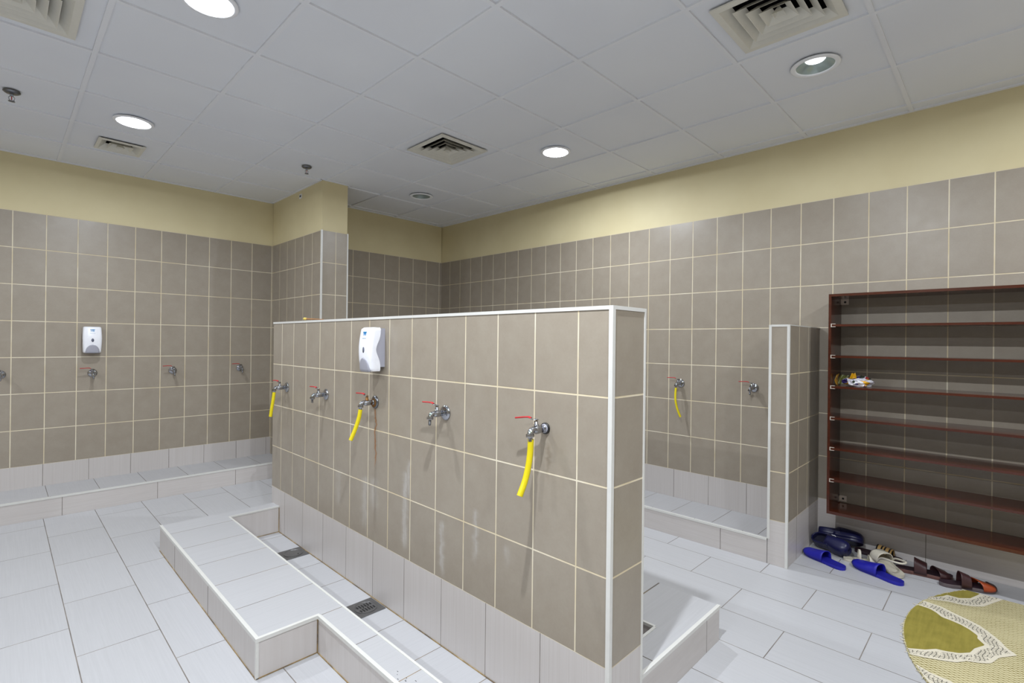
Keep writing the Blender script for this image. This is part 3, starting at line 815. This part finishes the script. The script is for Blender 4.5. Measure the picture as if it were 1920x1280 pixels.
def flap(m, pts, th=.0012):
    mb = MB(); rows = [[Vector(a).lerp(Vector(b), k/5)+Vector((.004*math.sin(k*2.1+i), 0, .003*math.cos(k*1.7+i*2))) for k in range(6)] for i, (a, b) in enumerate(pts)]
    mb.grid(rows, m, smooth=False); o = mb.build('flap', r); s_ = o.modifiers.new('Solidify', 'SOLIDIFY'); s_.thickness = th
    return o
flap('filmy', [((-.02, .105, .004), (.03, .10, .004)), ((-.03, .113, .035), (.03, .108, .04)), ((-.02, .104, .068), (.03, .100, .074))])['label'] = 'yellow film edge'
flap('filmg', [((-.012, .10, .012), (-.012, .05, .012)), ((.0, .096, .045), (.0, .045, .05)), ((.012, .088, .07), (.012, .04, .068))])['label'] = 'olive film fold'
flap('filmy', [((-.03, .035, .030), (-.028, -.005, .045)), ((-.02, .030, .060), (-.02, -.006, .066)), ((-.01, .026, .082), (-.01, .002, .086))])['label'] = 'yellow film edge'

# ------------------------------------------------------------------ shoes
WP = [(0, .0), (.012, .30), (.04, .52), (.10, .69), (.2, .76), (.35, .74), (.5, .80), (.65, .95), (.76, 1.0), (.86, .93), (.93, .74), (.975, .48), (.995, .22), (1, 0)]
def prof(t, tab=WP):
    for (a, x), (b, y) in zip(tab, tab[1:]):
        if a <= t <= b: return x+(y-x)*(t-a)/(b-a)
    return 0
class Shoe:
    def __init__(s, name, label, cat, toe, heel, width, group, roll=0, z=0, pitch=0, yaw=0):
        toe = Vector((*toe, 0)); heel = Vector((*heel, 0)); d = toe-heel; s.L = d.length; s.W = width/2
        c = (toe+heel)/2
        s.r = thing(name, label, cat, (c.x, c.y, z), None, group)
        s.r.rotation_euler = (Matrix.Rotation(math.atan2(d.y, d.x)+yaw, 3, 'Z') @ Matrix.Rotation(pitch, 3, 'Y') @ Matrix.Rotation(roll, 3, 'X')).to_euler()
    def p(s, t, q, z):                  # t 0 heel .. 1 toe, q -1..1 across
        asym = .06*s.W*math.sin(t*PI*1.3)
        return Vector(((t-.5)*s.L, q*prof(t)*s.W+asym, z))
    def sole(s, m, th, foot, spring=.008, heelup=0.0, name='sole'):
        ts = [(1-math.cos(PI*k/30))/2 for k in range(31)]
        rise = lambda t: spring*max(0, (t-.72)/.28)**2+heelup*max(0, (.45-t)/.45)
        def ring(sc, zf):
            return [s.p(t, sc, 0)+Vector((0, 0, zf(t))) for t in ts]+[s.p(t, -sc, 0)+Vector((0, 0, zf(t))) for t in ts[-2:0:-1]]
        mb = MB()
        R = [ring(.93, lambda t: rise(t)*.9), ring(1.0, lambda t: rise(t)+th*.25), ring(1.0, lambda t: rise(t)+th*.8), ring(.965, lambda t: rise(t)+th)]
        mb.grid(R, m, closed_u=True); mb.fan(R[0], m, True)
        o = mb.build(name, s.r, recalc=True)
        mb = MB(); rows = [[s.p(t, q, 0)+Vector((0, 0, rise(t)+th-.0025*(1-q*q)+.0004)) for q in [k/4*.975-.975 for k in range(9)]] for t in ts]
        mb.grid(rows, foot); mb.build('footbed', s.r, recalc=True)
        s.th = th; s.rise = rise
    def band(s, m, t0, t1, h0, h1, skew=0., name='strap', thick=.004, ns=10, na=18, mats=None, flat=.72):
        mb = MB(); rows = []
        for i in range(ns+1):
            f = i/ns; row = []
            for k in range(na+1):
                a = PI*k/na; c, sn = math.cos(a), math.sin(a)
                t = t0+(t1-t0)*f+skew*c*.5
                q = math.copysign(abs(c)**flat, c); t = min(max(t, .02), .985)
                h = (h0+(h1-h0)*f)*abs(sn)**flat
                row.append(s.p(t, q*1.03, s.th*.55+s.rise(t)+h))
            rows.append(row)
        if mats:
            for i in range(ns): mb.grid(rows[i:i+2], mats[i % len(mats)])
        else: mb.grid(rows, m)
        o = mb.build(name, s.r, weld=bool(mats)); so = o.modifiers.new('Solidify', 'SOLIDIFY'); so.thickness = thick; so.offset = 1
        return o
    def toecap(s, m, t0, h, name='upper', closed=True, thick=.004):
        mb = MB(); rows = []; ns = 16; na = 18
        for i in range(ns+1):
            f = i/ns; t = t0+(.992-t0)*math.sin(f*PI/2); row = []
            hh = h*math.sqrt(max(0, 1-f**2.2))*(1-.15*f)+.006
            for k in range(na+1):
                a = PI*k/na; c, sn = math.cos(a), math.sin(a); q = math.copysign(abs(c)**.75, c)
                tt = t-.10*(abs(c)**2)*(1-f)
                row.append(s.p(tt, q*1.01, s.th*.6+s.rise(tt)+hh*abs(sn)**.75))
            rows.append(row)
        mb.grid(rows, m); o = mb.build(name, s.r, recalc=True); so = o.modifiers.new('Solidify', 'SOLIDIFY'); so.thickness = thick; return o
    def counter(s, m, t1, h, name='heel_counter'):
        ts = [t1*(1-k/14) for k in range(15)]; mb = MB(); rows = []
        for f in (0, .35, .7, 1):
            z = s.th*.7+h*f; sc = 1.0-.07*f*f
            side = [s.p(max(t, .0015), sc, z+(.012*f*(t/t1)**2)) for t in ts]; oth = [s.p(max(t, .0015), -sc, z+(.012*f*(t/t1)**2)) for t in ts[::-1]]
            rows.append(side+oth)
        mb.grid(rows, m); o = mb.build(name, s.r, recalc=True); so = o.modifiers.new('Solidify', 'SOLIDIFY'); so.thickness = .005; return o
    def heelband(s, m, t1, h, top, name='heel_strap', w=.005, round_=True):
        pts = [s.p(t1, 1.0, s.th*.8), s.p(t1*.8, 1.02, h*.6), s.p(.12, 1.0, h*.95), s.p(.015, .0, h), s.p(.12, -1.0, h*.95), s.p(t1*.8, -1.02, h*.6), s.p(t1, -1.0, s.th*.8)]
        mb = MB(); mb.tube(spline(pts, 30), w, m, 10); return mb.build(name, s.r)
M['navy'] = plain('navy_rubber', srgb(20, 22, 64), .35); M['navyin'] = plain('navy_inside', srgb(10, 10, 34), .6)
M['cobalt'] = plain('cobalt_foam', srgb(24, 24, 150), .5); M['cobaltf'] = plain('cobalt_footbed', srgb(20, 20, 132), .6)
M['cream'] = plain('cream_leather', srgb(196, 190, 174), .5); M['creamf'] = plain('cream_footbed', srgb(176, 170, 154), .6)
M['brown'] = plain('dark_brown_leather', srgb(58, 32, 34), .4); M['brownsole'] = plain('brown_sole', srgb(96, 62, 56), .6); M['rustl'] = plain('rust_leather', srgb(150, 62, 22), .45)
M['tan'] = plain('tan_strap', srgb(172, 138, 84), .5); M['darksole'] = plain('dark_footbed', srgb(40, 20, 30), .6); M['greysole'] = plain('grey_brown_sole', srgb(92, 82, 84), .6)

G = 'shoes on the floor below the rack'
s = Shoe('slide_sandal', 'cobalt blue slide sandal nearest the short wall', 'sandal', (3.722, .935), (3.594, .690), .098, G)
s.sole('cobalt', .020, 'cobaltf', .012); s.band('cobalt', .44, .955, .056, .016)
s = Shoe('slide_sandal', 'cobalt blue slide sandal lying in front of the cream sandals', 'sandal', (3.738, .672), (3.606, .410), .100, G)
s.sole('cobalt', .020, 'cobaltf', .012); s.band('cobalt', .42, .955, .060, .016)
s = Shoe('clog', 'navy rubber clog tipped on its side in front of another navy clog', 'clog', (3.828, .698), (3.902, .922), .110, G, roll=math.radians(40), z=.034)
s.sole('navy', .026, 'navyin', .008); s.toecap('navy', .44, .066); s.counter('navy', .52, .040)
mb = MB(); mb.tube(spline([(.030, .036, .074), (.022, .039, .078), (.012, .036, .079), (.004, .040, .077)], 10), .0022, 'plastic', 6); mb.build('white_mark', s.r)
s = Shoe('clog', 'navy rubber clog resting against the wall behind the other navy clog', 'clog', (3.988, .662), (3.975, .925), .110, G, roll=math.radians(-34), z=.046)
s.sole('navy', .026, 'navyin', .008); s.toecap('navy', .46, .070); s.counter('navy', .52, .042)
s = Shoe('sandal', 'cream sandal with upright ankle loop beside the navy clogs', 'sandal', (3.846, .522), (3.774, .733), .078, G)
s.sole('cream', .016, 'creamf', .006); s.band('cream', .60, .86, .040, .030); s.band('cream', .36, .41, .066, .066, name='ankle_loop')
s = Shoe('sandal', 'cream sandal with wide square heel loop behind the front blue slide', 'sandal', (3.880, .590), (3.706, .430), .100, G, pitch=-.17, z=.0235)
s.sole('cream', .018, 'creamf', .006); s.band('cream', .58, .88, .060, .042); s.heelband('cream', .60, .092, 1, w=.0055)
s = Shoe('sandal', 'dark slide with black and tan striped strap against the wall', 'sandal', (3.972, .455), (3.995, .712), .092, G)
s.sole('darksole', .020, 'darksole', .006); s.band('tan', .48, .80, .066, .054, mats=['black', 'tan', 'tan', 'black', 'tan'], name='striped_strap')
s = Shoe('sandal', 'brown leather sandal lying between the cream sandal and the rust-strapped sandal', 'sandal', (3.905, .215), (3.842, .478), .096, G)
s.sole('brownsole', .022, 'darksole', .008); s.band('brown', .34, .56, .078, .054, skew=.04); s.band('brown', .70, .88, .044, .026, skew=-.12, name='toe_strap')
s = Shoe('sandal', 'brown and rust leather sandal nearest the edge of the rug', 'sandal', (3.894, .036), (3.781, .266), .094, G)
s.sole('greysole', .022, 'darksole', .008); s.band('brown', .36, .54, .074, .056, skew=.03); s.band('rustl', .62, .86, .046, .026, skew=-.18, name='toe_strap'); s.band('brown', .88, .97, .028, .018, name='toe_strap')

# ------------------------------------------------------------------ rug
def woven():
    t = NT('woven_olive'); x, y, z = t.sep(t.pos())
    n = t.math('MULTIPLY', t.math('SUBTRACT', t.noise(t.pos(), 9, 3), .5), .02)
    v = t.math('MULTIPLY', t.math('ADD', x, n), 105); row = t.math('FLOOR', v)
    u = t.math('ADD', t.math('MULTIPLY', t.math('ADD', y, n), 34), t.math('MULTIPLY', row, .5))
    fu = t.math('FRACT', u); fv = t.math('FRACT', v)
    du = t.math('ABSOLUTE', t.math('SUBTRACT', fu, .5)); dv = t.math('ABSOLUTE', t.math('SUBTRACT', fv, .5))
    m = t.math('LESS_THAN', t.math('ADD', t.math('MULTIPLY', du, 1.1), t.math('MULTIPLY', dv, .9)), .43)
    big = t.noise(t.pos(), 5, 3); thr = t.math('MULTIPLY', m, t.math('MULTIPLY_ADD', big, 1.2, .25, clamp=True))
    c = t.mix(thr, srgb(196, 186, 146), srgb(112, 100, 44))
    t.bump(t.math('ADD', m, t.noise(t.pos(), 200, 2)), .002, .6)
    return t.set(Base_Color=c, Roughness=.9)
def olive():
    t = NT('olive_felt'); x, y, z = t.sep(t.pos())
    n = t.noise(t.comb(t.math('MULTIPLY', x, 6), t.math('MULTIPLY', y, 60), 0), 1, 4); n2 = t.noise(t.pos(), 14, 4)
    c = t.ramp(t.math('MULTIPLY_ADD', n, .5, t.math('MULTIPLY', n2, .5)), [(.3, srgb(118, 108, 36)), (.7, srgb(146, 134, 56))])
    t.bump(t.noise(t.pos(), 260, 2), .001, .5); return t.set(Base_Color=c, Roughness=.92)
def cream():
    t = NT('cream_braid'); x, y, z = t.sep(t.pos())
    u = t.math('MULTIPLY', x, 72); v = t.math('MULTIPLY', y, 72)
    w = t.math('ADD', u, t.math('MULTIPLY', t.math('SINE', t.math('MULTIPLY', v, 3.2)), .32))
    a = t.math('LESS_THAN', t.math('ABSOLUTE', t.math('SUBTRACT', t.math('FRACT', w), .5)), .12)
    b = t.math('LESS_THAN', t.math('ABSOLUTE', t.math('SUBTRACT', t.math('FRACT', t.math('ADD', v, t.math('MULTIPLY', t.math('SINE', u), .3))), .5)), .10)
    # dashes only along the middle of the braid (uv.x runs 0..1 across it)
    uu = t.sep(t.coord('UV'))[0]
    mid = t.math('LESS_THAN', t.math('ABSOLUTE', t.math('SUBTRACT', uu, .5)), .30)
    br = t.math('GREATER_THAN', t.noise(t.pos(), 60, 2), .42)
    k = t.math('MULTIPLY', t.math('MULTIPLY', t.math('MAXIMUM', a, b), mid), br)
    c = t.mix(k, srgb(206, 198, 178), srgb(92, 88, 78))
    t.bump(t.noise(t.pos(), 240, 2), .001, .5); return t.set(Base_Color=c, Roughness=.9)
M['woven'] = woven(); M['olive'] = olive(); M['braid'] = cream()
RCX, RCY, RR = 3.16, -.752, 1.104
XE = 3.79
def clip(poly):
    """keep the part inside the arc and left of the straight edge"""
    out = []
    for x, y in poly:
        d = math.hypot(x-RCX, y-RCY); k = min(1, (RR-.004)/d)
        out.append((min(RCX+(x-RCX)*k, XE-.004), RCY+(y-RCY)*k))
    return out
edge = []
a1 = math.acos((XE-RCX)/RR); a2 = PI-math.acos((RCX-2.45)/RR)
for k in range(91):
    a = a1+(a2-a1)*k/90; edge.append((RCX+RR*math.cos(a)+random.uniform(-.002, .002), RCY+RR*math.sin(a)+random.uniform(-.002, .002)))
edge += [(2.45, -1.1), (XE, -1.1)]
mb = MB()
mb.face([(x, y, .007) for x, y in edge], 'woven'); n = len(edge)
for k in range(n):
    a, b = edge[k], edge[(k+1) % n]; mb.face([(*a, .0005), (*a, .007), (*b, .007), (*b, .0005)], 'woven')
sc = .9577
inner = [(2.985, .345), (2.994, .316), (3.035, .262), (3.079, .226), (3.090, .190), (3.115, .145), (3.157, .111), (3.215, .098), (3.285, .064), (3.335, .092), (3.369, .092), (3.412, .125), (3.438, .158), (3.455, .198), (3.461, .231), (3.500, .258), (3.524, .286), (3.530, .335)]
outer = [(2.930, .325), (2.942, .297), (2.955, .259), (2.992, .186), (3.015, .150), (3.06, .119), (3.085, .075), (3.116, .04), (3.200, .015), (3.284, -.045), (3.330, -.008), (3.380, .010), (3.416, .032), (3.460, .060), (3.495, .087), (3.528, .13), (3.560, .19), (3.597, .24), (3.612, .318)]
inner = [(x*sc, y*sc) for x, y in inner]; outer = [(x*sc, y*sc) for x, y in outer]
def resample(pl, n):
    L = [0]
    for a, b in zip(pl, pl[1:]): L.append(L[-1]+math.hypot(b[0]-a[0], b[1]-a[1]))
    out = []
    for k in range(n):
        t = L[-1]*k/(n-1); i = 0
        while i < len(pl)-2 and L[i+1] < t: i += 1
        f = (t-L[i])/max(1e-9, L[i+1]-L[i]); out.append((pl[i][0]+(pl[i+1][0]-pl[i][0])*f, pl[i][1]+(pl[i+1][1]-pl[i][1])*f))
    return out
def petal(dx, dy, zz):
    rot = lambda p: (p[0]+dx, p[1]+dy)
    I = clip([rot(p) for p in resample(inner, 60)]); O = clip([rot(p) for p in resample(outer, 60)])
    for k in range(59):
        pts = [O[k], O[k+1], I[k+1], I[k]]; i0 = len(mb.v)
        mb.face([(x, y, zz) for x, y in pts], 'braid'); mb.uv[-1] = [(0, 0), (0, 1), (1, 1), (1, 0)]
    ctr = (sum(p[0] for p in I)/60, sum(p[1] for p in I)/60)
    arc0, arc1 = I[0], I[-1]
    aa = math.atan2(arc0[1]-RCY, arc0[0]-RCX); ab = math.atan2(arc1[1]-RCY, arc1[0]-RCX)
    closing = clip([(RCX+RR*.996*math.cos(ab+(aa-ab)*k/16), RCY+RR*.996*math.sin(ab+(aa-ab)*k/16)) for k in range(17)])
    ring = I+closing[1:-1]
    for k in range(len(ring)):
        a, b = ring[k], ring[(k+1) % len(ring)]
        mb.face([(*ctr, zz), (*a, zz), (*b, zz)], 'olive')
petal(0, 0, .0092)
def side_petal(mir, zz):
    mx = (lambda p: (6.264-p[0], p[1])) if mir else (lambda p: p)
    I = [(3.545, .281), (3.600, .238), (3.636, .223), (3.636, .175), (3.678, .131), (3.755, .104), (3.785, .096)]
    O = [(3.500, .298), (3.545, .215), (3.553, .154), (3.58, .110), (3.611, .077), (3.69, .045), (3.785, .005)]
    Is, Os = resample(I, 40), resample(O, 40)
    for k in range(39):
        mb.face([(*clip([mx(p)])[0], zz) for p in (Os[k], Os[k+1], Is[k+1], Is[k])], 'braid'); mb.uv[-1] = [(0, 0), (0, 1), (1, 1), (1, 0)]
    arc = []
    for k in range(21):
        x = 3.785+(3.55-3.785)*k/20; arc.append((x, RCY+math.sqrt((RR-.004)**2-(x-RCX)**2)))
    mb.face([(*clip([mx(p)])[0], zz) for p in I+arc], 'olive')
side_petal(False, .0080); side_petal(True, .0084)
# loose threads at the edge
for k in range(26):
    a = a1+(a2-a1)*random.random(); x, y = RCX+RR*math.cos(a), RCY+RR*math.sin(a); l = random.uniform(.006, .022); b = a+random.uniform(-1.2, 1.2)
    mb.tube([(x-.01*math.cos(a), y-.01*math.sin(a), .008), (x, y, .007), (x+l*math.cos(b), y+l*math.sin(b), .0025)], .0012, 'braid', 5)
o = mb.build('rug'); bm = bmesh.new(); bm.from_mesh(o.data)
for f in bm.faces:
    if f.normal.z < -.9 and f.calc_center_median().z > .006: f.normal_flip()
bm.to_mesh(o.data); bm.free()
tag(o, 'round-ended olive and cream woven rug on the white floor', 'rug')

# ------------------------------------------------------------------ camera
cam = bpy.data.cameras.new('camera'); co = bpy.data.objects.new('camera', cam); C.objects.link(co)
cam.sensor_width = 36; cam.lens = 944.2025/1920*36; cam.clip_start = .02
Rt = Vector((.70103, -.713036, .01154)); Up = Vector((-.008659, .00767, .999933)); Fw = Vector((.713077, .701085, .000797))
co.matrix_world = Matrix(((Rt.x, Up.x, -Fw.x, 0), (Rt.y, Up.y, -Fw.y, 0), (Rt.z, Up.z, -Fw.z, EYE), (0, 0, 0, 1)))
S = bpy.context.scene; S.camera = co
w = bpy.data.worlds.new('world'); S.world = w; w.use_nodes = True
w.node_tree.nodes['Background'].inputs[0].default_value = (.8, .85, 1, 1); w.node_tree.nodes['Background'].inputs[1].default_value = .02
S.view_settings.view_transform = 'Standard'; S.view_settings.look = 'None'; S.view_settings.exposure = 0.0; S.view_settings.gamma = 1
S.cycles.max_bounces = 10; S.cycles.diffuse_bounces = 6; S.cycles.glossy_bounces = 4; S.cycles.sample_clamp_indirect = 6
